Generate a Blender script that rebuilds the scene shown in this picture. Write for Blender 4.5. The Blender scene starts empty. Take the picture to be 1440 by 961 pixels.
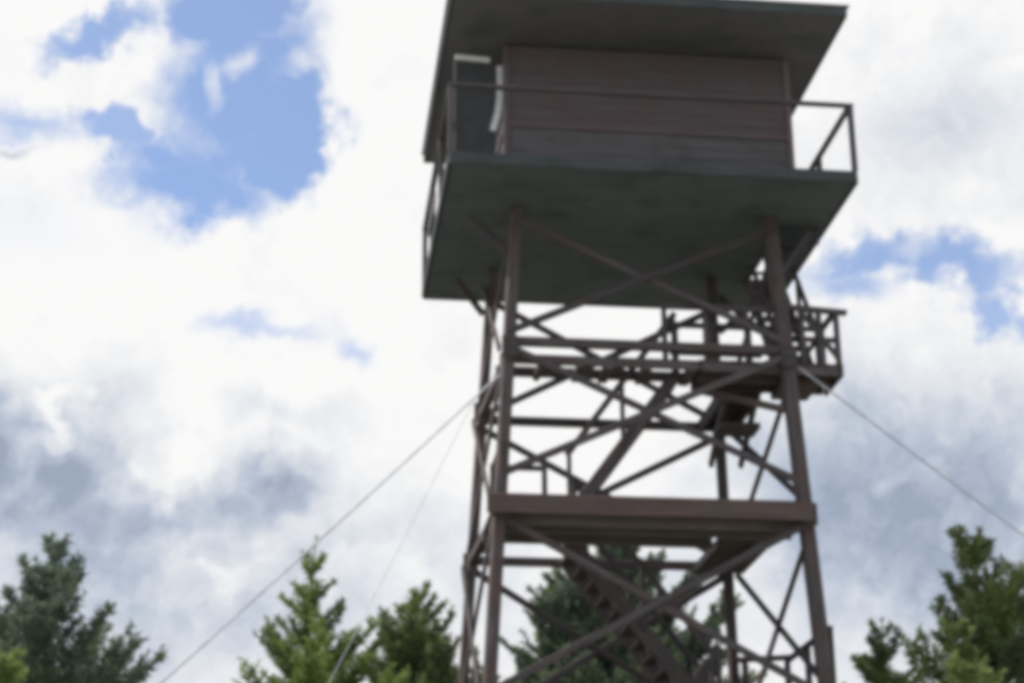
import bpy, bmesh, math, random
import numpy as np
from mathutils import Vector, Matrix, Euler

random.seed(7)
rng = np.random.default_rng(11)
D = bpy.data
SC = bpy.context.scene
COL = SC.collection
R = math.radians

# ------------------------------------------------------------------ camera
F_PX, PITCH, YAW, ROLL = 2600.0, R(21.0), R(6.9), R(-0.35)
CAM_POS = Vector((0, 0, 1.6))
fw = Vector((math.sin(YAW) * math.cos(PITCH), math.cos(YAW) * math.cos(PITCH), math.sin(PITCH)))
rt = Vector((math.cos(YAW), -math.sin(YAW), 0))
up = rt.cross(fw)
RT = rt * math.cos(ROLL) + up * math.sin(ROLL)
UP = up * math.cos(ROLL) - rt * math.sin(ROLL)
cd = D.cameras.new('camera')
cam = D.objects.new('camera', cd)
COL.objects.link(cam)
M = Matrix((RT, UP, -fw)).transposed().to_4x4()
M.translation = CAM_POS
cam.matrix_world = M
cd.sensor_width = 36.0
cd.lens = 36.0 * F_PX / 1440.0
cd.clip_end = 3000
SC.camera = cam
SC.cycles.filter_width = 6.0          # soft lens and small sensor


def sky_dir(px, py):
    return (fw * F_PX + RT * (px - 720) - UP * (py - 480.5)).normalized()


# ------------------------------------------------------------------ materials
def node(nt, kind, **kw):
    n = nt.nodes.new(kind)
    for k, v in kw.items():
        if k in n.bl_rna.properties.keys():
            setattr(n, k, v)
        else:
            n.inputs[k].default_value = v
    return n


def wood(name, c1, c2, grain=(2.0, 22.0, 22.0), rough=0.85, stain=None, bump=0.25):
    m = D.materials.new(name)
    m.use_nodes = True
    nt = m.node_tree
    b = nt.nodes['Principled BSDF']
    L = nt.links.new
    tc = node(nt, 'ShaderNodeTexCoord')
    oi = node(nt, 'ShaderNodeObjectInfo')
    mp = node(nt, 'ShaderNodeMapping')
    mp.inputs['Scale'].default_value = grain
    off = node(nt, 'ShaderNodeVectorMath', operation='SCALE')
    off.inputs['Scale'].default_value = 1.0
    cmb = node(nt, 'ShaderNodeCombineXYZ')
    ml = node(nt, 'ShaderNodeMath', operation='MULTIPLY')
    ml.inputs[1].default_value = 37.0
    L(oi.outputs['Random'], ml.inputs[0])
    for i in range(3):
        L(ml.outputs[0], cmb.inputs[i])
    ad = node(nt, 'ShaderNodeVectorMath', operation='ADD')
    L(tc.outputs['Object'], ad.inputs[0])
    L(cmb.outputs[0], ad.inputs[1])
    L(ad.outputs[0], mp.inputs['Vector'])
    n1 = node(nt, 'ShaderNodeTexNoise', Scale=1.0, Detail=6.0, Roughness=0.65)
    L(mp.outputs[0], n1.inputs['Vector'])
    n2 = node(nt, 'ShaderNodeTexNoise', Scale=1.3, Detail=4.0, Roughness=0.6)
    L(ad.outputs[0], n2.inputs['Vector'])
    r1 = node(nt, 'ShaderNodeValToRGB')
    r1.color_ramp.elements[0].position = 0.3
    r1.color_ramp.elements[1].position = 0.72
    r1.color_ramp.elements[0].color = (*c1, 1)
    r1.color_ramp.elements[1].color = (*c2, 1)
    L(n1.outputs['Fac'], r1.inputs[0])
    mx = node(nt, 'ShaderNodeMix', data_type='RGBA', blend_type='MIX')
    st = stain or (c1[0] * 0.75, c1[1] * 0.85, c1[2] * 0.8)
    mx.inputs[7].default_value = (*st, 1)
    r2 = node(nt, 'ShaderNodeMapRange', **{'From Min': 0.48, 'From Max': 0.72})
    L(n2.outputs['Fac'], r2.inputs[0])
    L(r2.outputs[0], mx.inputs[0])
    L(r1.outputs[0], mx.inputs[6])
    hv = node(nt, 'ShaderNodeHueSaturation')
    mr = node(nt, 'ShaderNodeMapRange', **{'To Min': 0.78, 'To Max': 1.2})
    L(oi.outputs['Random'], mr.inputs[0])
    L(mr.outputs[0], hv.inputs['Value'])
    L(mx.outputs[2], hv.inputs['Color'])
    L(hv.outputs[0], b.inputs['Base Color'])
    b.inputs['Roughness'].default_value = rough
    bp = node(nt, 'ShaderNodeBump', Strength=bump, Distance=0.02)
    L(n1.outputs['Fac'], bp.inputs['Height'])
    L(bp.outputs[0], b.inputs['Normal'])
    return m


W_TIMBER = wood('weathered_timber', (0.042, 0.034, 0.034), (0.140, 0.112, 0.108), stain=(0.098, 0.058, 0.048))
W_BRACE = wood('weathered_brace', (0.038, 0.032, 0.033), (0.118, 0.098, 0.097), stain=(0.082, 0.054, 0.046))
W_RAIL = wood('dark_rail', (0.072, 0.061, 0.062), (0.112, 0.094, 0.095))
W_REDDISH = wood('reddish_timber', (0.060, 0.039, 0.035), (0.130, 0.084, 0.074), stain=(0.080, 0.062, 0.050))
W_DECK = wood('deck_boards', (0.058, 0.068, 0.070), (0.092, 0.106, 0.109))
W_EDGE = wood('dark_edge_timber', (0.050, 0.056, 0.056), (0.082, 0.088, 0.088))
W_WALL = wood('brown_wall_boards', (0.100, 0.080, 0.080), (0.148, 0.118, 0.118), grain=(1.2, 14, 14), stain=(0.128, 0.080, 0.080))
W_SKIRT = wood('greyed_skirt_boards', (0.085, 0.075, 0.075), (0.132, 0.117, 0.116), grain=(1.2, 14, 14))
W_SOFFIT = wood('dark_soffit_boards', (0.092, 0.088, 0.095), (0.138, 0.130, 0.140))
W_TAN = wood('tan_landing_boards', (0.10, 0.082, 0.076), (0.18, 0.150, 0.138), stain=(0.11, 0.095, 0.085))


def simple(name, col, rough=0.6, metal=0.0, var=0.25, scale=6.0):
    m = D.materials.new(name)
    m.use_nodes = True
    nt = m.node_tree
    b = nt.nodes['Principled BSDF']
    tc = node(nt, 'ShaderNodeTexCoord')
    n = node(nt, 'ShaderNodeTexNoise', Scale=scale, Detail=5.0)
    nt.links.new(tc.outputs['Object'], n.inputs['Vector'])
    r = node(nt, 'ShaderNodeValToRGB')
    r.color_ramp.elements[0].position = 0.3
    r.color_ramp.elements[1].position = 0.7
    r.color_ramp.elements[0].color = (*[c * (1 - var) for c in col], 1)
    r.color_ramp.elements[1].color = (*[min(1, c * (1 + var)) for c in col], 1)
    nt.links.new(n.outputs['Fac'], r.inputs[0])
    nt.links.new(r.outputs[0], b.inputs['Base Color'])
    b.inputs['Roughness'].default_value = rough
    b.inputs['Metallic'].default_value = metal
    return m


P_WHITE = simple('worn_white_paint', (0.72, 0.71, 0.70), 0.5, 0, 0.1)
P_SCREEN = simple('dark_door_screen', (0.045, 0.045, 0.045), 0.7)
P_STEEL = simple('galvanised_cable', (0.52, 0.52, 0.54), 0.6, 0.0)
P_ROOF = simple('dark_shingles', (0.09, 0.085, 0.085), 0.9)
P_GLASS = simple('window_glass_dark', (0.05, 0.06, 0.07), 0.1)


def leaf(name, dark, lite, trans=0.25):
    m = D.materials.new(name)
    m.use_nodes = True
    nt = m.node_tree
    L = nt.links.new
    out = nt.nodes['Material Output']
    b = nt.nodes['Principled BSDF']
    b.inputs['Roughness'].default_value = 0.75
    b.inputs['Specular IOR Level'].default_value = 0.15
    at = node(nt, 'ShaderNodeAttribute', attribute_name='tint')
    tc = node(nt, 'ShaderNodeTexCoord')
    n = node(nt, 'ShaderNodeTexNoise', Scale=1.7, Detail=3.0)
    L(tc.outputs['Object'], n.inputs['Vector'])
    a = node(nt, 'ShaderNodeMath', operation='ADD')
    L(at.outputs['Fac'], a.inputs[0])
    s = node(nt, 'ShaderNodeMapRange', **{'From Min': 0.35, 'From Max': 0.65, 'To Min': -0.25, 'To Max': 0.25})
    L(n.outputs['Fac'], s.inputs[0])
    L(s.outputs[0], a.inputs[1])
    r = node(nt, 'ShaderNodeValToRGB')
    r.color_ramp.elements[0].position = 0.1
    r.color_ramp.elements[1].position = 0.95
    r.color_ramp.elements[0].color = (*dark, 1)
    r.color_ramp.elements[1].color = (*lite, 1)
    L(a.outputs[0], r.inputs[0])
    L(r.outputs[0], b.inputs['Base Color'])
    t = node(nt, 'ShaderNodeBsdfTranslucent')
    L(r.outputs[0], t.inputs[0])
    mx = node(nt, 'ShaderNodeMixShader', Fac=trans)
    L(b.outputs[0], mx.inputs[1])
    L(t.outputs[0], mx.inputs[2])
    L(mx.outputs[0], out.inputs['Surface'])
    return m


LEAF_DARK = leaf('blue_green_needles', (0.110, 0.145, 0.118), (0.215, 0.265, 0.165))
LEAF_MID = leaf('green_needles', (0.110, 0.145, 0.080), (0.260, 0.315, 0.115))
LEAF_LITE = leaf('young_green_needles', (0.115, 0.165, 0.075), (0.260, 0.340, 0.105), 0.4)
BARK = simple('grey_brown_bark', (0.10, 0.08, 0.065), 0.95, 0, 0.35, 9)

# ------------------------------------------------------------------ object helpers
WM = {}


def link(o, parent=None, mw=None):
    COL.objects.link(o)
    mw = mw or Matrix.Identity(4)
    WM[o.name] = mw
    if parent is not None:
        o.parent = parent
        o.matrix_local = WM[parent.name].inverted() @ mw
    else:
        o.matrix_world = mw
    return o


def mesh_obj(name, bm, mat, parent=None, mw=None):
    me = D.meshes.new(name)
    bm.to_mesh(me)
    bm.free()
    me.materials.append(mat)
    return link(D.objects.new(name, me), parent, mw)


def box_into(bm, c, s, rot=None, bev=0.0):
    r = bmesh.ops.create_cube(bm, size=1.0)
    vs = r['verts']
    for v in vs:
        v.co = Vector((v.co.x * s[0], v.co.y * s[1], v.co.z * s[2]))
        if rot is not None:
            v.co = rot @ v.co
        v.co += Vector(c)
    if bev:
        es = list({e for v in vs for e in v.link_edges})
        bmesh.ops.bevel(bm, geom=es, offset=bev, segments=1, affect='EDGES')


def frame_of(p0, p1, upv=(0, 0, 1)):
    p0, p1 = Vector(p0), Vector(p1)
    x = (p1 - p0).normalized()
    u = Vector(upv)
    if abs(x.dot(u)) > 0.98:
        u = Vector((0, 1, 0))
    y = u.cross(x).normalized()
    z = x.cross(y)
    m = Matrix((x, y, z)).transposed().to_4x4()
    m.translation = (p0 + p1) / 2
    return m, (p1 - p0).length


def beam(name, p0, p1, w, h, mat, parent, upv=(0, 0, 1), bev=0.012, sag=0.0):
    """one timber: width w (sideways), height h, local X along the grain"""
    m, ln = frame_of(p0, p1, upv)
    bm = bmesh.new()
    box_into(bm, (0, 0, 0), (ln, w, h), bev=bev)
    if sag:
        bmesh.ops.subdivide_edges(bm, edges=[e for e in bm.edges if abs((e.verts[0].co - e.verts[1].co).x) > ln * .5], cuts=6)
        for v in bm.verts:
            v.co.z -= sag * (1 - (2 * v.co.x / ln) ** 2)
    return mesh_obj(name, bm, mat, parent, m)


def tag(o, label=None, cat=None, group=None, kind=None):
    if label: o['label'] = label
    if cat: o['category'] = cat
    if group: o['group'] = group
    if kind: o['kind'] = kind
    return o


def empty(name, loc, parent=None):
    o = D.objects.new(name, None)
    o.empty_display_size = 0.3
    return link(o, parent, Matrix.Translation(Vector(loc)))


# ------------------------------------------------------------------ the tower
T = empty('lookout_tower', (5.2, 27.5, 0))
tag(T, 'dark brown timber fire lookout tower with cabin, catwalk and braced legs', 'lookout tower')

LEG = {  # x, y at z=14.1 and at z=6.5
    'NL': ((3.27, 26.25), (2.78, 25.80)),
    'NR': ((7.33, 26.25), (7.63, 25.80)),
    'BL': ((3.16, 28.75), (2.68, 29.15)),
    'BR': ((6.93, 28.75), (7.11, 29.15)),
}


def leg_at(k, z):
    a, b = LEG[k]
    t = (14.1 - z) / 7.6
    return Vector((a[0] + (b[0] - a[0]) * t, a[1] + (b[1] - a[1]) * t, z))


for k in LEG:
    w = {'NL': .195, 'NR': .215, 'BL': .165, 'BR': .165}[k]
    beam('leg', leg_at(k, -0.3), leg_at(k, 14.0), w, w, W_TIMBER, T, upv=(0, 1, 0), bev=0.03)

FACES = [('NL', 'NR', Vector((0, -1, 0)), 11.70, 13.9, 9.40), ('BL', 'BR', Vector((0, 1, 0)), 11.36, 13.6, 9.0),
         ('NL', 'BL', Vector((-1, 0, 0)), 11.45, 13.8, 9.0), ('NR', 'BR', Vector((1, 0, 0)), 11.45, 13.8, 9.0)]
for a, b, nrm, zu, zt, zm in FACES:
    side = nrm.cross(Vector((1, 0, 0)) if abs(nrm.y) else Vector((0, 1, 0)))
    o1, o2 = nrm * 0.145, nrm * 0.075
    for z0, z1 in ((.35, 3.2), (3.2, 6.15), (6.15, 9.0), (zm, zu), (zu, zt)):
        # the two braces pass in front of and behind one another
        beam('brace', leg_at(a, z0 + .12) + o1, leg_at(b, z1 - .12) + o1, 0.05, 0.115, W_BRACE, T, upv=side)
        beam('brace', leg_at(a, z1 - .12) + o2, leg_at(b, z0 + .12) + o2, 0.05, 0.115, W_BRACE, T, upv=side)
    for z in (3.2, 6.15, 9.0, zu):
        o3 = nrm * 0.003
        beam('strut', leg_at(a, z) + o3, leg_at(b, z) + o3, 0.12, 0.14, W_TIMBER, T)
LEVELS = [3.2, 6.15, 9.0, 11.55]
# splice plates / bolted gussets where struts meet the legs
for k in LEG:
    for z in LEVELS:
        p = leg_at(k, z)
        sy = -1 if k[0] == 'N' else 1
        bm = bmesh.new()
        box_into(bm, (0, 0, 0), (0.25, 0.025, 0.34), bev=0.006)
        for dx in (-.08, .08):
            for dz in (-.11, 0, .11):
                r = bmesh.ops.create_cone(bm, cap_ends=True, segments=6, radius1=.022, radius2=.018, depth=.03)
                for v in r['verts']:
                    v.co = Vector((v.co.x + dx, sy * (0.02 + v.co.z), v.co.y + dz))
        mesh_obj('gusset', bm, W_BRACE, T, Matrix.Translation(p + Vector((0, sy * 0.19, 0))))

# --- deck (catwalk floor and cabin floor in one board sheet with a hatch)
DX0, DX1, DY0, DY1, DZ = 2.07, 8.34, 24.75, 30.12, 14.1
deck = empty('deck', (5.2, 27.5, DZ), T)
HX0, HX1, HY0, HY1 = 7.62, 8.2, 27.5, 29.0     # stair hatch in the right catwalk


def boards(name, x0, x1, y0, y1, z, th, bw, along, mat, parent, gap=0.006, hole=None):
    bm = bmesh.new()
    lo, hi = (y0, y1) if along == 'x' else (x0, x1)
    n = max(1, round((hi - lo) / bw))
    st = (hi - lo) / n
    for i in range(n):
        a, b = lo + i * st + gap / 2, lo + (i + 1) * st - gap / 2
        segs = [(x0, x1)] if along == 'x' else [(y0, y1)]
        if hole:
            hx0, hx1, hy0, hy1 = hole
            h_lo, h_hi, c0, c1 = (hy0, hy1, hx0, hx1) if along == 'x' else (hx0, hx1, hy0, hy1)
            if b > h_lo and a < h_hi:
                segs = [(segs[0][0], c0), (c1, segs[0][1])]
        for s0, s1 in segs:
            dz = random.uniform(-.003, .003)
            e = random.uniform(0, .012)
            if along == 'x':
                box_into(bm, ((s0 + s1) / 2 - 5.2, (a + b) / 2 - 27.5, dz), (s1 - s0 - e, b - a, th))
            else:
                box_into(bm, ((a + b) / 2 - 5.2, (s0 + s1) / 2 - 27.5, dz), (b - a, s1 - s0 - e, th))
    return mesh_obj(name, bm, mat, parent, Matrix.Translation((5.2, 27.5, z)))


boards('floor_boards', DX0 + .01, DX1 - .01, DY0 + .01, DY1 - .01, DZ + .05, 0.04, 0.16, 'x', W_DECK, deck, hole=(HX0, HX1, HY0, HY1))
# edge beams
for p0, p1 in [((DX0, DY0, DZ - .02), (DX1, DY0, DZ - .02)), ((DX0, DY1, DZ - .02), (DX1, DY1, DZ - .02))]:
    beam('edge_beam', p0, p1, 0.06, 0.19, W_EDGE, deck)
for x in (DX0, DX1):
    beam('edge_beam', (x, DY0 + .035, DZ - .02), (x, DY1 - .035, DZ - .02), 0.058, 0.185, W_EDGE, deck)
# boarded underside, open at the hatch
boards('underside_boards', DX0 + .04, DX1 - .04, DY0 + .04, DY1 - .04, DZ - .085, 0.03, 0.18, 'x', W_DECK, deck, gap=.004, hole=(HX0, HX1, HY0, HY1))
# stair-hatch brackets under the right catwalk
for y, x1, h in ((26.55, 8.22, .26), (27.3, 8.12, .30)):
    beam('bracket', (7.5, y, DZ - .10 - h / 2), (x1, y, DZ - .10 - h / 2), 0.10, h, W_EDGE, deck)
# knee braces carrying the right catwalk
for y in (26.25, 28.75):
    pk = 'NR' if y < 27 else 'BR'
    beam('knee_brace', leg_at(pk, 13.05) + Vector((.1, 0, 0)), (DX1 - .35, y, DZ - .28), 0.07, 0.11, W_BRACE, deck)
    pk = 'NL' if y < 27 else 'BL'
    beam('knee_brace', leg_at(pk, 13.2) + Vector((-.1, 0, 0)), (DX0 + .45, y, DZ - .28), 0.07, 0.11, W_BRACE, deck)

# --- catwalk railing
rail = empty('catwalk_railing', (5.2, 27.5, DZ), T)
ZT = 15.32
c0, c1, c2, c3 = (DX0 + .02, DY0 + .02), (DX1 - .02, DY0 + .02), (DX1 - .02, DY1 - .02), (DX0 + .02, DY1 - .02)
for (a, b, n) in [(c0, c1, 1), (c1, c2, 3), (c2, c3, 4), (c3, c0, 3)]:
    for i in range(n):
        t = i / n
        x, y = a[0] + (b[0] - a[0]) * t, a[1] + (b[1] - a[1]) * t
        beam('post', (x, y, DZ + .07), (x, y, ZT - .03), 0.085, 0.085, W_RAIL, rail, upv=(0, 1, 0))
    e = Vector((b[0] - a[0], b[1] - a[1], 0)).normalized() * 0.05
    beam('top_rail', Vector((*a, ZT)) - e, Vector((*b, ZT)) - e, 0.10, 0.055, W_RAIL, rail)
    s = Vector((e.y, -e.x, 0)).normalized() * -0.06
    if a not in (c0, c1):
        beam('mid_rail', Vector((*a, 14.72)) + s + e, Vector((*b, 14.72)) + s - e, 0.03, 0.07, W_BRACE, rail)
# pair of weathered planks tied on the left railing
beam('side_plank', (DX0 - .03, 27.1, 14.55), (DX0 - .03, 28.5, 14.55), 0.03, 0.2, W_SKIRT, rail)

# --- cabin
CX0, CX1, CY0, CY1 = 3.06, 7.60, 25.76, 29.25
CZ0, CZ1 = DZ + .075, 16.62
cab = empty('cabin', (5.2, 27.5, CZ0), T)


def lap_wall(name, p0, p1, z0, z1, bw, mat, parent, nrm, openings=()):
    """clapboards standing one over another, upper edge tucked in"""
    p0, p1 = Vector(p0), Vector(p1)
    m, ln = frame_of(p0, p1)
    bm = bmesh.new()
    n = max(1, round((z1 - z0) / bw))
    h = (z1 - z0) / n
    side = 1 if (m.to_3x3() @ Vector((0, 1, 0))).dot(Vector(nrm)) > 0 else -1
    for i in range(n):
        tilt = Euler((side * 0.09, 0, 0)).to_matrix()
        box_into(bm, (0, side * 0.005, (i + .5) * h), (ln, 0.03, h + .015), rot=None)
        for v in bm.verts[-8:]:
            if v.co.z < (i + .5) * h:
                v.co.y += side * 0.008
    mm = m.copy()
    mm.translation = ((p0 + p1) / 2) + Vector((0, 0, z0))
    return mesh_obj(name, bm, mat, parent, mm)


SKZ = 15.16
for (a, b, nrm) in [((CX0, CY0, 0), (CX1, CY0, 0), (0, -1, 0)), ((CX0, CY1, 0), (CX1, CY1, 0), (0, 1, 0)),
                    ((CX0, CY0 + .03, 0), (CX0, CY1 - .03, 0), (-1, 0, 0)), ((CX1, CY0 + .03, 0), (CX1, CY1 - .03, 0), (1, 0, 0))]:
    lap_wall('skirt', a, b, CZ0, SKZ, 0.18, W_SKIRT, cab, nrm)
    lap_wall('wall', a, b, SKZ + .07, CZ1, 0.15, W_WALL, cab, nrm)
    nv = Vector(nrm) * 0.025
    ev = (Vector(b) - Vector(a)).normalized() * (0.045 if nrm[1] else 0)
    beam('sill_board', Vector(a) + nv - ev + Vector((0, 0, SKZ + .035)), Vector(b) + nv + ev + Vector((0, 0, SKZ + .035)), 0.07, 0.068, W_WALL, cab)
for x, sx in ((CX0, -1), (CX1, 1)):
    for y, sy in ((CY0, -1), (CY1, 1)):
        beam('corner_board', (x + sx * .012, y + sy * .012, CZ0), (x + sx * .012, y + sy * .012, CZ1), 0.10, 0.10, W_WALL, cab, upv=(0, 1, 0))
# --- open door on the left catwalk, screen and pale frame seen edge on from the front
door = empty('door', (2.95, 25.9, CZ0), cab)
dy = 25.86
pts = [(2.955, 16.30), (2.965, 16.0), (2.955, 15.7), (2.915, 15.42), (2.84, 15.14)]
bm = bmesh.new()
rings = []
for i, (x, z) in enumerate(pts):
    t = Vector((pts[min(i + 1, 4)][0] - pts[max(i - 1, 0)][0], 0, pts[min(i + 1, 4)][1] - pts[max(i - 1, 0)][1])).normalized()
    nx = Vector((-t.z, 0, t.x))
    wd = .048
    rings.append([bm.verts.new(Vector((x, dy, z)) + nx * a + Vector((0, b, 0))) for a, b in ((-wd, -.03), (wd, -.03), (wd, .03), (-wd, .03))])
for r0, r1 in zip(rings, rings[1:]):
    for j in range(4):
        bm.faces.new((r0[j], r0[(j + 1) % 4], r1[(j + 1) % 4], r1[j]))
bm.faces.new(rings[0]); bm.faces.new(rings[-1][::-1])
bmesh.ops.recalc_face_normals(bm, faces=bm.faces)
tag(mesh_obj('door_frame', bm, P_WHITE, door), 'pale bowed edge strip of the open door')
tag(beam('door_frame', (2.24, dy - .01, 16.43), (2.80, dy - .01, 16.40), 0.05, 0.085, P_WHITE, door), 'pale top edge of the open door')
beam('door_frame', (2.25, dy, 16.37), (2.25, dy, CZ0 + .02), 0.05, 0.06, W_SKIRT, door, upv=(0, 1, 0))
bm = bmesh.new()
box_into(bm, (0, 0, 0), (0.60, 0.03, 2.16), bev=.004)
mesh_obj('door_panel', bm, P_SCREEN, door, Matrix.Translation((2.59, dy + .02, 15.28)))

# --- roof: wide flat soffit, fascia, low hipped top
RX0, RX1, RY0, RY1, RZ = 2.06, 8.24, 24.33, 30.12, 16.68
roof = empty('roof', (5.2, 27.5, RZ), T)
boards('soffit', RX0 + .03, RX1 - .03, RY0 + .03, RY1 - .03, RZ, 0.025, 0.14, 'x', W_SOFFIT, roof, gap=.004)
for p0, p1 in [((RX0, RY0), (RX1, RY0)), ((RX0, RY1), (RX1, RY1))]:
    beam('fascia', (p0[0] - .01, p0[1], RZ + .06), (p1[0] + .01, p1[1], RZ + .06), 0.035, 0.17, W_EDGE, roof)
for x in (RX0, RX1):
    beam('fascia', (x, RY0 + .02, RZ + .058), (x, RY1 - .02, RZ + .058), 0.034, 0.165, W_EDGE, roof)
bm = bmesh.new()
e, zt = 0.05, RZ + .15
cx, cy = (RX0 + RX1) / 2, (RY0 + RY1) / 2
q = [bm.verts.new(p) for p in [(RX0 - e, RY0 - e, zt), (RX1 + e, RY0 - e, zt), (RX1 + e, RY1 + e, zt), (RX0 - e, RY1 + e, zt)]]
rdg = [bm.verts.new((cx - .4, cy, zt + .85)), bm.verts.new((cx + .4, cy, zt + .85))]
bm.faces.new((q[0], q[1], rdg[1], rdg[0])); bm.faces.new((q[1], q[2], rdg[1]))
bm.faces.new((q[2], q[3], rdg[0], rdg[1])); bm.faces.new((q[3], q[0], rdg[0])); bm.faces.new(q[::-1])
mesh_obj('roof_cover', bm, P_ROOF, roof)
# --- landings
def landing(name, x0, x1, y0, y1, z, mat, fascia_mat, gap=0.012):
    g = empty(name, ((x0 + x1) / 2, (y0 + y1) / 2, z), T)
    boards('floor_boards', x0, x1, y0, y1, z - .02, 0.04, 0.15, 'y', mat, g, gap=gap)
    return g

# middle landing: full width at the front, a strip along the right side
ML = landing('landing', 2.80, 7.50, 25.68, 27.0, 8.98, W_TAN, W_REDDISH)
beam('edge_beam', (2.72, 25.615, 9.0), (7.56, 25.615, 9.0), 0.055, 0.30, W_REDDISH, ML)
beam('edge_beam', (2.80, 27.04, 8.87), (6.35, 27.04, 8.87), 0.055, 0.18, W_TAN, ML)
for y in (26.05, 26.5):
    beam('joist', (2.85, y, 8.88), (7.45, y, 8.88), 0.06, 0.16, W_TAN, ML)
MR = landing('landing', 6.45, 7.36, 27.02, 29.2, 8.97, W_TAN, W_TAN)
tag(MR, 'tan board strip of the middle landing along the right side')
beam('joist', (6.45, 27.1, 8.88), (6.45, 28.95, 8.88), 0.06, 0.14, W_TAN, MR)
beam('joist', (7.0, 27.1, 8.88), (7.0, 28.95, 8.88), 0.06, 0.14, W_TAN, MR)
# middle landing railing (left end)
for x, y in ((2.95, 25.72), (2.95, 26.95), (3.75, 26.95)):
    beam('rail_post', (x, y, 9.0), (x, y, 10.0), 0.08, 0.08, W_BRACE, ML, upv=(0, 1, 0))
beam('handrail', (2.95, 25.72, 9.95), (2.95, 26.95, 9.95), 0.05, 0.09, W_BRACE, ML)
beam('handrail', (2.95, 26.95, 9.95), (3.75, 26.95, 9.95), 0.05, 0.09, W_BRACE, ML)
beam('handrail', (2.95, 26.95, 9.5), (3.75, 26.95, 9.5), 0.04, 0.09, W_BRACE, ML)

# upper landing: open timber frame on the left, boarded on the right, jutting out past the legs
UL = empty('landing', (6.0, 26.4, 11.45), T)
UZ = 11.45
for y, h in ((26.20, .15), (26.76, .16)):
    beam('edge_beam', (2.98, y, UZ - .0), (7.30, y, UZ - .0), 0.09, h, W_TIMBER, UL)
for x in (3.62, 4.22, 4.66, 5.25, 5.95):
    beam('joist', (x, 26.15, UZ - .07), (x, 26.85, UZ - .07), 0.10 if x < 4.5 else .15, 0.10, W_TIMBER, UL)
boards('floor_boards', 6.05, 8.30, 26.1, 27.0, UZ + .05, 0.04, 0.16, 'y', W_REDDISH, UL, gap=.014)
for y in (26.12, 26.55, 26.98):
    beam('edge_beam', (6.1, y, UZ - .06), (8.25, y, UZ - .06), 0.07, .14, W_TIMBER, UL)
for x, y in ((6.7, 28.6), (7.2, 28.6)):
    beam('knee_brace', (x, 27.2, UZ - .18), (x + .05, y, UZ - .85), 0.08, 0.12, W_TIMBER, UL)
beam('knee_brace', leg_at('NR', 10.7), (6.3, 26.98, UZ - .14), 0.07, 0.12, W_TIMBER, UL)
beam('hanger', (6.62, 27.6, UZ - .55), (7.30, 27.6, UZ - .55), 0.5, 0.10, W_TIMBER, UL)
UR = landing('landing', 6.62, 7.28, 27.05, 28.95, UZ, W_REDDISH, W_REDDISH)
for x in (6.66, 7.22):
    beam('joist', (x, 27.05, UZ - .13), (x, 28.95, UZ - .13), 0.06, .16, W_TIMBER, UR)
beam('edge_beam', (8.30, 26.08, UZ - .03), (8.30, 27.02, UZ - .03), 0.06, 0.22, W_TIMBER, UL)
beam('joist', (7.72, 26.4, UZ - .14), (7.72, 27.12, UZ - .14), 0.6, 0.12, W_TIMBER, UL)
# outer railing of the upper landing
for x, y in ((7.72, 26.15), (8.0, 26.15), (8.28, 26.15), (8.28, 26.95), (7.75, 26.95)):
    beam('rail_post', (x, y, UZ + .05), (x, y, 12.42), 0.085, 0.085, W_BRACE, UL, upv=(0, 1, 0))
beam('handrail', (7.35, 26.15, 12.47), (8.46, 26.15, 12.40), 0.12, 0.08, W_BRACE, UL)
beam('handrail', (8.28, 26.2, 12.42), (8.28, 27.05, 12.42), 0.10, 0.07, W_BRACE, UL)
beam('handrail', (7.5, 26.95, 12.44), (8.23, 26.95, 12.42), 0.10, 0.07, W_BRACE, UL)
beam('rail_brace', (7.72, 26.11, 12.36), (8.28, 26.11, 11.6), 0.05, 0.09, W_BRACE, UL)
beam('rail_brace', (8.26, 26.98, 12.36), (7.75, 26.98, 11.6), 0.05, 0.09, W_BRACE, UL)
beam('mid_rail', (7.72, 26.2, 11.95), (8.28, 26.2, 11.95), 0.05, 0.09, W_BRACE, UL)
# front railing boards between the legs, right half
for x in (5.55, 6.2, 6.85):
    beam('rail_post', (x, 26.2, UZ + .05), (x, 26.2, 12.42), 0.08, 0.08, W_BRACE, UL, upv=(0, 1, 0))
beam('handrail', (5.5, 26.2, 12.42), (7.3, 26.2, 12.42), 0.05, 0.11, W_BRACE, UL)
# back railing of the upper landing above flight
for x in (5.9, 6.5, 7.1):
    beam('rail_post', (x, 27.05, UZ + .0), (x, 27.05, 12.5), 0.085, 0.085, W_BRACE, UL, upv=(0, 1, 0))
beam('handrail', (5.8, 27.05, 12.45), (7.3, 27.05, 12.45), 0.05, 0.10, W_BRACE, UL)
beam('mid_rail', (5.8, 27.05, 11.98), (7.3, 27.05, 11.98), 0.05, 0.10, W_BRACE, UL)

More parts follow.
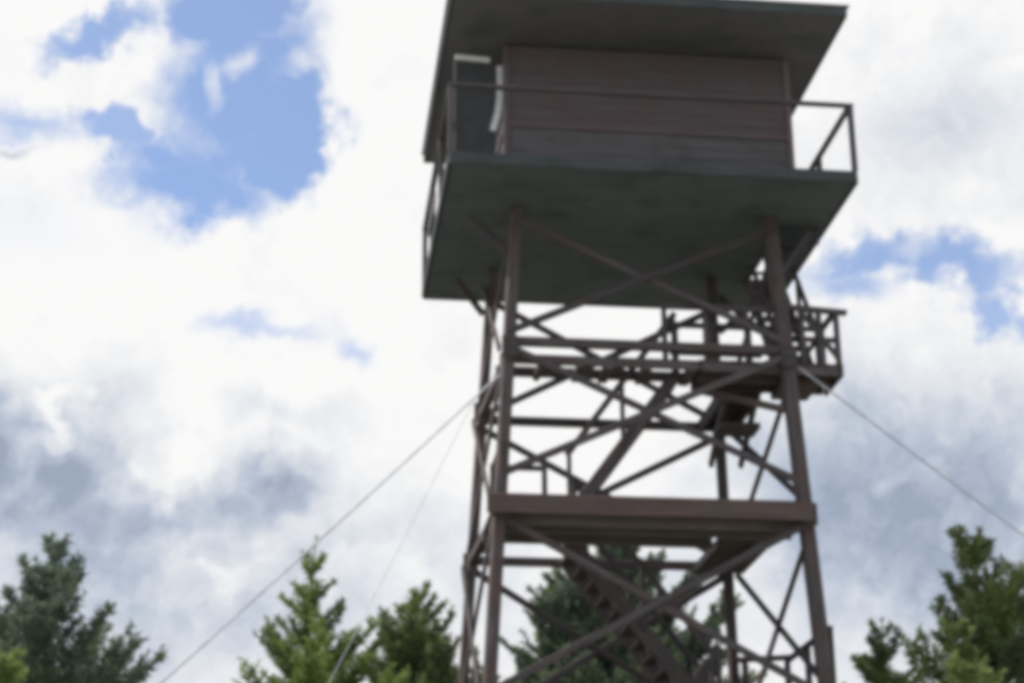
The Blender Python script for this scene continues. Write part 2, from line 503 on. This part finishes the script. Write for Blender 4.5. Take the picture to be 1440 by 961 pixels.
# --- stair flights
def flight(p0, p1, side, width, n, hand=1.0, mat=W_TIMBER, sides=(0, 1), st_h=0.24):
    p0, p1, side = Vector(p0), Vector(p1), Vector(side)
    g = empty('stair_flight', p0, T)
    for k in (0, 1):
        o = side * (width * k)
        beam('stringer', p0 + o, p1 + o, 0.06, st_h, mat, g)
    run = Vector((p1.x - p0.x, p1.y - p0.y, 0)).normalized()
    for i in range(n):
        t = (i + .6) / n
        c = p0.lerp(p1, t)
        a, b = c + side * 0.035, c + side * (width - .035)
        m, ln = frame_of(a, b)
        bm = bmesh.new()
        box_into(bm, (0, 0, 0), (ln, .22, .045), bev=.006)
        mesh_obj('tread', bm, mat, g, m)
    for k in sides:
        o = side * (width * k + (.06 if k else -.06))
        hv = Vector((0, 0, hand))
        beam('handrail', p0 + o + hv, p1 + o + hv, 0.06, 0.10, W_BRACE, g)
        for t in (0.02, 0.5, 0.98):
            c = p0.lerp(p1, t) + o
            beam('rail_post', c, c + hv, 0.07, 0.07, W_BRACE, g, upv=(0, 1, 0))
    return g


flight((4.04, 26.62, 9.05), (5.80, 26.62, 11.45), (0, 1, 0), 0.66, 11, sides=(0,), st_h=.19)
flight((7.60, 27.05, 11.5), (7.60, 28.9, 14.1), (1, 0, 0), 0.58, 11, hand=.9, sides=(0, 1))
flight((6.35, 27.35, 6.2), (4.22, 27.35, 8.90), (0, 1, 0), 0.95, 12, sides=(0, 1))
flight((4.20, 26.62, 3.25), (6.3, 26.62, 6.15), (0, 1, 0), 0.70, 12, sides=(0, 1))
flight((6.55, 27.75, 0.1), (4.45, 27.75, 3.2), (0, 1, 0), 0.75, 13, sides=(0, 1))
# lower landings
LL = landing('landing', 6.2, 7.95, 26.3, 29.4, 6.2, W_REDDISH, W_REDDISH)
for y in (26.4, 27.9, 29.3):
    beam('joist', (6.2, y, 6.09), (7.95, y, 6.09), 0.06, 0.14, W_REDDISH, LL)
for x, y in ((7.9, 26.35), (7.9, 28.8), (7.2, 28.8), (7.9, 27.6)):
    beam('rail_post', (x, y, 6.2), (x, y, 7.42), 0.09, 0.09, W_REDDISH, LL, upv=(0, 1, 0))
beam('handrail', (7.05, 28.8, 7.42), (8.0, 28.8, 7.48), 0.09, 0.09, W_REDDISH, LL)
beam('handrail', (7.9, 26.3, 7.42), (7.9, 28.72, 7.42), 0.09, 0.08, W_BRACE, LL)
L0 = landing('landing', 2.9, 4.3, 26.3, 28.7, 3.2, W_REDDISH, W_REDDISH)
for y in (26.4, 28.6):
    beam('joist', (2.85, y, 3.1), (4.3, y, 3.1), 0.06, 0.14, W_REDDISH, L0)
# concrete footings
P_CONC = simple('concrete', (0.33, 0.32, 0.30), 0.9)
for k in LEG:
    bm = bmesh.new()
    box_into(bm, (0, 0, 0), (.6, .6, .5), bev=.03)
    mesh_obj('footing', bm, P_CONC, T, Matrix.Translation(leg_at(k, 0.0)))

# ------------------------------------------------------------------ guy cables
def guy(a, b, label, sag=0.12, r=0.014):
    a, b = Vector(a), Vector(b)
    root = empty('guy_cable', b)
    tag(root, label, 'cable', 'guy cables bracing the tower')
    ax = (b - a).normalized()
    ang = 8
    bm = bmesh.new()
    sx = ax.cross(Vector((0, 0, 1))).normalized()
    sz = sx.cross(ax)
    prev = None
    N = 24
    for i in range(N + 1):
        t = i / N
        c = a.lerp(b, t) - Vector((0, 0, sag * 4 * t * (1 - t)))
        ring = [bm.verts.new(c + (sx * math.cos(k * 2 * math.pi / ang) + sz * math.sin(k * 2 * math.pi / ang)) * r) for k in range(ang)]
        if prev:
            for k in range(ang):
                bm.faces.new((prev[k], prev[(k + 1) % ang], ring[(k + 1) % ang], ring[k]))
        prev = ring
    mesh_obj('wire', bm, P_STEEL, root, Matrix.Identity(4))
    bm = bmesh.new()
    box_into(bm, (0, 0, 0), (.35, .35, .4), bev=.03)
    mesh_obj('anchor_block', bm, P_CONC, root, Matrix.Translation(b + Vector((0, 0, -.05))))
    return root


def on_ray(a, px, py, dist):
    """anchor on the ground: where a guy from a, leaning away at the measured angle, comes down"""
    n = (Vector(a) - CAM_POS).cross(sky_dir(px, py)).normalized()
    # ground line of the plane through a; walk along it
    d = n.cross(Vector((0, 0, 1))).normalized()
    p = Vector(a)
    # a point of the plane with z = 0
    h = Vector((n.x, n.y, 0)).normalized()
    s = (n.dot(p - CAM_POS) * 0 + n.dot(CAM_POS) - n.dot(Vector((p.x, p.y, 0)))) / n.dot(h)
    q = Vector((p.x, p.y, 0)) + h * s
    return q + d * dist, d


GA = leg_at('NL', 11.1)
GB = leg_at('NR', 11.4)
GC = leg_at('BL', 11.8)
GUY = [(GA + Vector((-.13, -.1, 0)), (213, 961), 'pale guy cable running from the tower down past the slender tree to the left'),
       (GC + Vector((-.12, .1, 0)), (502, 875), 'faint steep guy cable coming down between the slender tree and the tower'),
       (GB + Vector((.15, -.1, 0)), (1440, 745), 'pale guy cable running from the tower down to the right')]
for a, (px, py), lab in GUY:
    q, d = on_ray(a, px, py, 0)
    best = None
    for k in range(-400, 401):
        p = q + d * (k * 0.1)
        rdist = (Vector((p.x, p.y)) - Vector((a.x, a.y))).length
        v = p - CAM_POS
        # must come down beyond the pixel on the same side of the picture
        zz = v.dot(fw)
        if zz < 4:
            continue
        sxp = 720 + F_PX * v.dot(RT) / zz
        if (px < 720 and sxp < px) or (px > 720 and sxp > px):
            sc = abs(rdist - 9.5)
            if best is None or sc < best[0]:
                best = (sc, p)
    print('guy anchor', lab[:20], best)
    guy(a, best[1], lab, r=0.015 if 'faint' not in lab else 0.006)

# ------------------------------------------------------------------ conifers
def needles(pts, dirs, rad, per_m, seglen, tint0, tint_var, nl):
    """bottlebrush of needle blades round shoot points; returns verts (n*3,3), tint"""
    n = len(pts)
    cnt = np.maximum(1, np.round(seglen * per_m * rng.uniform(.7, 1.3, n)).astype(int))
    idx = np.repeat(np.arange(n), cnt)
    P, Dr, Rd = pts[idx], dirs[idx], rad[idx]
    m = len(idx)
    P = P + Dr * (seglen[idx] * rng.uniform(-.5, .5, m))[:, None]
    rv = rng.normal(size=(m, 3))
    rv -= (rv * Dr).sum(1)[:, None] * Dr
    rv /= np.linalg.norm(rv, axis=1)[:, None] + 1e-9
    out = rv * rng.uniform(.75, 1.0, m)[:, None] + Dr * rng.uniform(.35, .9, m)[:, None]
    out /= np.linalg.norm(out, axis=1)[:, None]
    ln = (Rd * nl * rng.uniform(.7, 1.25, m))[:, None]
    wv = np.cross(out, rng.normal(size=(m, 3)))
    wv /= np.linalg.norm(wv, axis=1)[:, None] + 1e-9
    w = ln * 0.16
    V = np.empty((m, 3, 3))
    V[:, 0] = P - wv * w
    V[:, 1] = P + wv * w
    V[:, 2] = P + out * ln
    tint = np.clip(tint0[idx] + rng.normal(0, tint_var, m), 0, 1)
    return V.reshape(-1, 3), np.repeat(tint, 3)


def conifer(loc, height, base_r, top_pow, mat, label, zmin=0.0, density=1.0, ascend=52, lean=(0, 0), name='conifer_tree', shoot_r=0.085, seed=0, tuft=1.0, tintb=0.0, gap=1.3, leader=.55):
    global rng
    rng = np.random.default_rng(100 + seed)
    rnd = random.Random(seed)
    root = empty(name, loc)
    tag(root, label, 'tree', 'conifers behind and beside the tower')
    P, Dd, Rr, S, Tn = [], [], [], [], []
    limbs = []
    tz = lambda z: Vector((lean[0] * (z / height) ** 2, lean[1] * (z / height) ** 2, z))

    def shoot(p, d, ln, curve, r, tint, step=0.07):
        k = max(2, int(ln / step))
        p = p.copy(); d = d.copy()
        path = [p.copy()]
        for i in range(k):
            d = (d + Vector((0, 0, curve / k)) + Vector((rnd.gauss(0, .04), rnd.gauss(0, .04), rnd.gauss(0, .03)))).normalized()
            p = p + d * (ln / k)
            path.append(p.copy())
            P.append(p - d * (ln / k / 2)); Dd.append(d.copy()); S.append(ln / k)
            Rr.append(r * (1 - 0.35 * i / k) * rnd.uniform(.85, 1.2))
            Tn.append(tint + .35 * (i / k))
        return path

    # leader
    shoot(tz(height - leader - .5), Vector((0, 0, 1)), leader + .5, 0, shoot_r * .8, .3 + tintb)
    z = height - leader * .8
    while z > zmin:
        f = (height - z) / height
        rad = base_r * f ** top_pow
        nb = rnd.choice((4, 5, 5, 6)) if f < .5 else rnd.choice((5, 6))
        a0 = rnd.uniform(0, 6.28)
        fine = z > 3.6
        for j in range(nb):
            if rnd.random() < .10:
                continue
            az = a0 + j * 6.283 / nb + rnd.gauss(0, .22)
            L = rad * rnd.uniform(.62, 1.22) + .10
            asc = R(ascend * (1 - .55 * min(1, f * 1.6)) + rnd.gauss(0, 7))
            d = Vector((math.cos(az) * math.cos(asc), math.sin(az) * math.cos(asc), math.sin(asc)))
            zz = z + rnd.uniform(-.12, .12)
            base = tz(zz)
            tint = rnd.uniform(.0, .65) + tintb
            path = shoot(base, d, L, .35, shoot_r * (1.0 if fine else 1.5), tint, .07 if fine else .14)
            limbs.append(path)
            ns = int(L / .15) if fine else int(L / .34)
            for q in range(1, ns + 1):
                t = q / (ns + .6)
                i = int(t * (len(path) - 1))
                pd = (path[min(i + 1, len(path) - 1)] - path[max(i - 1, 0)]).normalized()
                for sgn in (-1, 1):
                    if rnd.random() < .14:
                        continue
                    sl = L * .42 * (1 - t * .75) * rnd.uniform(.6, 1.25) + .06
                    sd = pd.cross(Vector((0, 0, 1))).normalized() * sgn
                    dd = (pd * .85 + sd * .72 + Vector((0, 0, rnd.uniform(-.05, .28)))).normalized()
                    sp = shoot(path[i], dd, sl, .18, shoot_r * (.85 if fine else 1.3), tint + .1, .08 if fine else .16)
                    if sl > .38 and fine:
                        for u in (len(sp) // 3, 2 * len(sp) // 3):
                            s2 = (dd * .8 + pd * rnd.uniform(.2, .5) + sd * rnd.uniform(-.9, .5) + Vector((0, 0, rnd.uniform(-.2, .3)))).normalized()
                            shoot(sp[u], s2, sl * .45, .1, shoot_r * .8, tint + .15, .08)
        z -= gap * rnd.uniform(.20, .34) * (1.0 if fine else 1.5) * (1.0 + f * .4)
    P = np.array([tuple(p) for p in P]); Dd = np.array([tuple(p) for p in Dd])
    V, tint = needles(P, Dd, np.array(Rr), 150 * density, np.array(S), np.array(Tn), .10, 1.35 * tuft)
    n = len(V)
    me = D.meshes.new('crown')
    me.vertices.add(n); me.loops.add(n); me.polygons.add(n // 3)
    me.vertices.foreach_set('co', V.astype(np.float32).ravel())
    me.loops.foreach_set('vertex_index', np.arange(n, dtype=np.int32))
    me.polygons.foreach_set('loop_start', np.arange(0, n, 3, dtype=np.int32))
    at = me.attributes.new('tint', 'FLOAT', 'POINT')
    at.data.foreach_set('value', tint.astype(np.float32))
    me.materials.append(mat)
    me.update()
    link(D.objects.new('crown', me), root, Matrix.Translation(loc))
    # trunk and limbs
    bm = bmesh.new()
    prev = None
    for i in range(15):
        zz = (height - .35) * i / 14
        r = .015 + .016 * (height - zz) * .7
        c = tz(zz)
        ring = [bm.verts.new(c + Vector((math.cos(k * .785) * r, math.sin(k * .785) * r, 0))) for k in range(8)]
        if prev:
            for k in range(8):
                bm.faces.new((prev[k], prev[(k + 1) % 8], ring[(k + 1) % 8], ring[k]))
        prev = ring
    for path in limbs:
        pr = None
        m = len(path)
        for i in range(0, m, max(1, m // 4)):
            r = max(.004, .018 * (1 - i / m) * min(1.5, .5 + m * .02))
            ring = [bm.verts.new(path[i] + Vector((math.cos(k * 2.094) * r, 0, math.sin(k * 2.094) * r)) + Vector((0, math.cos(k * 2.094 + 1) * r, 0))) for k in range(3)]
            if pr:
                for k in range(3):
                    bm.faces.new((pr[k], pr[(k + 1) % 3], ring[(k + 1) % 3], ring[k]))
            pr = ring
    bmesh.ops.recalc_face_normals(bm, faces=bm.faces)
    mesh_obj('trunk', bm, BARK, root, Matrix.Translation(loc))
    print(name, 'tris', n // 3)
    return root


def top_at(px, py, dist):
    """place and height of a tree whose tip stands in this direction at this distance"""
    d = sky_dir(px, py)
    k = dist / math.hypot(d.x, d.y)
    p = CAM_POS + d * k
    return (p.x, p.y, 0), p.z


TREES = [
    # px, py, distance, base radius, power, material, ascend, density, tint, label
    (80, 745, 24, 4.9, 1.0, LEAF_DARK, 56, .7, 0.0, 'tall dark conifer with upswept branches, standing farthest left of the full trees'),
    (440, 755, 31, 5.0, 1.05, LEAF_LITE, 50, .6, .1, 'slender light green conifer with a thin bare leader left of the tower'),
    (588, 826, 33, 4.8, .85, LEAF_MID, 54, .7, 0.0, 'mid green conifer with a blunt top right beside the left tower legs'),
    (862, 735, 37, 6.2, .78, LEAF_DARK, 46, .9, -.05, 'broad dark conifer rising behind the middle of the tower'),
    (776, 806, 42, 3.2, .85, LEAF_LITE, 50, .6, .0, 'pale green thin conifer seen between the tower legs beside the broad dark one'),
    (1364, 738, 27, 4.4, .88, LEAF_MID, 52, .8, .08, 'bushy conifer with sunlit olive top at the right edge of the view'),
    (1238, 868, 31, 3.4, .82, LEAF_MID, 54, .7, .05, 'small light conifer just left of the bushy tree on the right'),
    (-62, 765, 27, 4.0, .90, LEAF_DARK, 50, .7, 0.0, 'dark conifer cut off by the left picture edge'),
    (0, 900, 20, 2.4, .80, LEAF_LITE, 50, .8, .15, 'low bright green young conifer in front of the tall dark tree on the left'),
    (1462, 788, 29, 3.8, .82, LEAF_DARK, 50, .75, 0.1, 'grey green conifer behind the bushy tree, cut off by the right picture edge'),
]
for i, (px, py, dist, br, pw, mt, asc, den, tb, lab) in enumerate(TREES):
    loc, h = top_at(px, py, dist)
    conifer(loc, h, br, pw, mt, lab, zmin=1.2, density=den, ascend=asc, seed=i + 3, tintb=tb,
            lean=(0, 0), shoot_r=.10, leader=.95 if 'bare leader' in lab else .55,
            gap=1.0 if 'broad dark' in lab else 1.3)

# ------------------------------------------------------------------ ground
bm = bmesh.new()
bmesh.ops.create_grid(bm, x_segments=120, y_segments=120, size=600)
from mathutils import noise as mn
for v in bm.verts:
    r = math.hypot(v.co.x - 5, v.co.y - 20)
    if r > 45:
        v.co.z = -min(60, (r - 45) * .13) + 1.2 * mn.noise(v.co * .03)
m = D.materials.new('meadow')
m.use_nodes = True
nt = m.node_tree
tc = node(nt, 'ShaderNodeTexCoord')
n1 = node(nt, 'ShaderNodeTexNoise', Scale=.35, Detail=8.0, Roughness=.65)
n2 = node(nt, 'ShaderNodeTexNoise', Scale=14.0, Detail=4.0)
nt.links.new(tc.outputs['Object'], n1.inputs['Vector'])
nt.links.new(tc.outputs['Object'], n2.inputs['Vector'])
r1 = node(nt, 'ShaderNodeValToRGB')
cr = r1.color_ramp
cr.elements[0].position, cr.elements[0].color = .35, (.14, .155, .11, 1)
cr.elements[1].position, cr.elements[1].color = .66, (.37, .36, .33, 1)
ee = cr.elements.new(.5); ee.color = (.26, .26, .22, 1)
mxx = node(nt, 'ShaderNodeMix', data_type='FLOAT')
mxx.inputs[0].default_value = .35
nt.links.new(n1.outputs['Fac'], mxx.inputs[2])
nt.links.new(n2.outputs['Fac'], mxx.inputs[3])
nt.links.new(mxx.outputs[0], r1.inputs[0])
nt.links.new(r1.outputs[0], nt.nodes['Principled BSDF'].inputs['Base Color'])
nt.nodes['Principled BSDF'].inputs['Roughness'].default_value = .95
g = mesh_obj('ground', bm, m)
tag(g, kind='structure')

# ------------------------------------------------------------------ sun and sky
SUN_EL, SUN_AZ = R(50), R(-86)     # azimuth clockwise from +Y: sun at left, somewhat behind the tower
sd = Vector((math.sin(SUN_AZ) * math.cos(SUN_EL), math.cos(SUN_AZ) * math.cos(SUN_EL), math.sin(SUN_EL)))
sl = D.lights.new('sun', 'SUN')
sl.energy = 4.6
sl.angle = R(1.5)
sl.color = (1.0, .95, .87)
so = D.objects.new('sun', sl)
COL.objects.link(so)
so.rotation_euler = (-sd).to_track_quat('-Z', 'Y').to_euler()

w = D.worlds.new('World')
SC.world = w
w.use_nodes = True
nt = w.node_tree
L = nt.links.new
bg = nt.nodes['Background']
bg.inputs['Strength'].default_value = 0.10
sky = node(nt, 'ShaderNodeTexSky', sky_type='NISHITA')
sky.sun_disc = False
sky.sun_elevation = SUN_EL
sky.sun_rotation = SUN_AZ
sky.altitude = 1200
tc = node(nt, 'ShaderNodeTexCoord')
DIR = tc.outputs['Generated']


def warped(scale_list):
    v = DIR
    for sc, amp, det in scale_list:
        nz = node(nt, 'ShaderNodeTexNoise', Scale=sc, Detail=det, Roughness=.58)
        L(DIR, nz.inputs['Vector'])
        s = node(nt, 'ShaderNodeVectorMath', operation='SUBTRACT')
        s.inputs[1].default_value = (.5, .5, .5)
        L(nz.outputs['Color'], s.inputs[0])
        k = node(nt, 'ShaderNodeVectorMath', operation='SCALE')
        k.inputs['Scale'].default_value = amp
        L(s.outputs[0], k.inputs[0])
        a = node(nt, 'ShaderNodeVectorMath', operation='ADD')
        L(v, a.inputs[0]); L(k.outputs[0], a.inputs[1])
        v = a.outputs[0]
    return v


WARP = warped([(16.0, .055, 2.0), (55.0, .048, 6.0)])
SOFT = warped([(14.0, .055, 3.0), (48.0, .030, 5.0)])


def blob(px, py, rx, ry, rot=0, hard=.55, vec=WARP, amp=1.0):
    d = sky_dir(px, py)
    x = RT - d * RT.dot(d); x.normalize()
    y = d.cross(x)
    a = R(rot)
    xx = x * math.cos(a) + y * math.sin(a)
    yy = d.cross(xx)
    e = Matrix((xx, yy, d)).transposed().to_euler('XYZ')
    mp = node(nt, 'ShaderNodeMapping', vector_type='TEXTURE')
    mp.inputs['Location'].default_value = d
    mp.inputs['Rotation'].default_value = e
    mp.inputs['Scale'].default_value = (rx / F_PX, ry / F_PX, .6)
    L(vec, mp.inputs['Vector'])
    ln = node(nt, 'ShaderNodeVectorMath', operation='LENGTH')
    L(mp.outputs[0], ln.inputs[0])
    mr = node(nt, 'ShaderNodeMapRange', interpolation_type='SMOOTHSTEP',
              **{'From Min': 2 - hard if hard > 1 else 1.0 + (1 - hard) * .5, 'From Max': hard - (1 - hard) * .5 if hard < 1 else .9, 'To Min': 0.0, 'To Max': amp})
    L(ln.outputs['Value'], mr.inputs[0])
    return mr.outputs[0]


def mth(op, a, b):
    n = node(nt, 'ShaderNodeMath', operation=op)
    for i, v in enumerate((a, b)):
        if isinstance(v, (int, float)):
            n.inputs[i].default_value = v
        else:
            L(v, n.inputs[i])
    return n.outputs[0]


def union(lst):
    r = lst[0]
    for b in lst[1:]:
        r = mth('MAXIMUM', r, b)
    return r


# openings of blue
BLUE = union([
    blob(330, 130, 134, 154, 0, .60),
    blob(320, 10, 105, 92, 0, .72),
    blob(290, 245, 145, 80, -8, .58),
    blob(175, 205, 80, 40, 20, .65, amp=.9),
    blob(415, 190, 64, 92, 0, .72),
    blob(130, 52, 105, 34, -22, .6, amp=.95),
    blob(230, 95, 45, 40, 0, .5, amp=.6),
    blob(30, 178, 95, 30, -8, .25, SOFT, .8),
    blob(10, 330, 110, 60, 0, .1, SOFT, .14),
    blob(215, 310, 60, 40, 0, .1, SOFT, .22),
    blob(215, 20, 60, 22, -10, .3, SOFT, .5),
    blob(1290, 378, 175, 44, -4, .55, amp=.95),
    blob(1385, 425, 50, 50, 20, .55, amp=.85),
    blob(1190, 390, 85, 32, 12, .4, SOFT, .8),
    blob(365, 455, 95, 22, 0, .3, SOFT, .62),
    blob(480, 495, 35, 28, 40, .3, SOFT, .6),
    blob(-600, 300, 300, 120, 10, .4), blob(2300, 100, 350, 140, 10, .4), blob(1000, -900, 500, 200, 10, .4),
])
WISP = union([
    blob(335, 85, 42, 20, -38, .15, SOFT, .65),
    blob(295, 125, 18, 40, 10, .15, SOFT, .6),
    blob(205, 80, 42, 30, 0, .25, SOFT, .95),
    blob(285, 215, 30, 15, 0, .1, SOFT, .25),
    blob(1300, 330, 60, 20, 0, .2, SOFT, .5),
    blob(1290, 425, 55, 38, 0, .3, SOFT, .9),
])
blue = mth('MULTIPLY', BLUE, mth('SUBTRACT', 1.0, WISP))

# rest of the dome: scattered openings well away from these clouds
gn = node(nt, 'ShaderNodeTexNoise', Scale=3.2, Detail=7.0, Roughness=.55)
L(DIR, gn.inputs['Vector'])
gm = node(nt, 'ShaderNodeMapRange', interpolation_type='SMOOTHSTEP', **{'From Min': .52, 'From Max': .60})
L(gn.outputs['Fac'], gm.inputs[0])
dt = node(nt, 'ShaderNodeVectorMath', operation='DOT_PRODUCT')
L(DIR, dt.inputs[0]); dt.inputs[1].default_value = fw
far = node(nt, 'ShaderNodeMapRange', interpolation_type='SMOOTHSTEP', **{'From Min': .93, 'From Max': .84})
L(dt.outputs['Value'], far.inputs[0])
blue = mth('MAXIMUM', blue, mth('MULTIPLY', mth('MULTIPLY', gm.outputs[0], far.outputs[0]), .9))

# grey undersides
GREY = union([
    blob(60, 650, 200, 120, -18, .2, SOFT, 1.0),
    blob(200, 725, 340, 85, -5, .1, SOFT, .85),
    blob(-10, 640, 90, 130, 0, .2, SOFT, 1.15),
    blob(385, 690, 95, 60, -10, .25, SOFT, .95),
    blob(330, 590, 70, 35, 10, .2, SOFT, .5),
    blob(300, 830, 520, 150, 0, .1, SOFT, .66),
    blob(120, 790, 240, 90, 0, .2, SOFT, .6),
    blob(1290, 720, 310, 250, 0, .1, SOFT, 1.1),
    blob(1200, 590, 130, 110, 0, .1, SOFT, .75),
    blob(1330, 180, 230, 150, 0, .1, SOFT, .36),
    blob(900, 880, 300, 140, 0, .1, SOFT, .35),
    blob(1380, 300, 150, 40, 0, .1, SOFT, .2),
    blob(30, 225, 50, 14, -15, .2, SOFT, .55),
    blob(430, 600, 110, 60, 20, .1, SOFT, .2),
])
WHITE = union([
    blob(88, 560, 85, 30, -62, .3, WARP, .95),
    blob(255, 645, 85, 32, -42, .3, WARP, .95),
    blob(340, 800, 60, 30, 0, .2, WARP, .6),
    blob(20, 500, 120, 70, 0, .3, WARP, .7),
    blob(430, 770, 90, 30, 20, .1, SOFT, .4),
    blob(300, 560, 170, 60, -10, .2, WARP, .8),
])
fn = node(nt, 'ShaderNodeTexNoise', Scale=22.0, Detail=8.0, Roughness=.6)
L(WARP, fn.inputs['Vector'])
fm = node(nt, 'ShaderNodeMapRange', **{'From Min': .30, 'From Max': .72, 'To Min': -.26, 'To Max': .28})
L(fn.outputs['Fac'], fm.inputs[0])
gfar = mth('MULTIPLY', far.outputs[0], .30)
grey0 = mth('MULTIPLY', mth('MAXIMUM', GREY, gfar), mth('SUBTRACT', 1.0, WHITE))
mod = mth('MULTIPLY', fm.outputs[0], mth('MINIMUM', 1.0, mth('ADD', .46, mth('MULTIPLY', grey0, .75))))
bn = node(nt, 'ShaderNodeTexNoise', Scale=9.0, Detail=6.0, Roughness=.55, Distortion=.6)
L(WARP, bn.inputs['Vector'])
bm_ = node(nt, 'ShaderNodeMapRange', interpolation_type='SMOOTHSTEP', **{'From Min': .36, 'From Max': .62, 'To Min': .82, 'To Max': 1.25})
L(bn.outputs['Fac'], bm_.inputs[0])
grey = mth('ADD', mth('MULTIPLY', grey0, bm_.outputs[0]), mod)

cr = node(nt, 'ShaderNodeValToRGB')
e = cr.color_ramp.elements
e[0].position, e[0].color = 0.02, (.96, .955, .95, 1)
e[1].position, e[1].color = 1.0, (.34, .40, .51, 1)
k = e.new(.35); k.color = (.74, .77, .82, 1)
k = e.new(.7); k.color = (.48, .54, .65, 1)
L(grey, cr.inputs[0])
up10 = node(nt, 'ShaderNodeVectorMath', operation='SCALE')
up10.inputs['Scale'].default_value = 10.0
L(cr.outputs[0], up10.inputs[0])
skm = node(nt, 'ShaderNodeVectorMath', operation='MULTIPLY')
skm.inputs[1].default_value = (0.98, 1.50, 2.02)
L(sky.outputs[0], skm.inputs[0])
# thin veil of high haze over the blue
veil = node(nt, 'ShaderNodeMix', data_type='RGBA')
veil.inputs[0].default_value = 0.23
veil.inputs[7].default_value = (9, 9.2, 9.5, 1)
L(skm.outputs[0], veil.inputs[6])
fin = node(nt, 'ShaderNodeMix', data_type='RGBA')
L(blue, fin.inputs[0])
L(up10.outputs[0], fin.inputs[6])
L(veil.outputs[2], fin.inputs[7])
L(fin.outputs[2], bg.inputs['Color'])

SC.view_settings.view_transform = 'Standard'
SC.view_settings.look = 'None'
SC.view_settings.exposure = 0
SC.view_settings.gamma = 1
SC.view_settings.use_curve_mapping = False
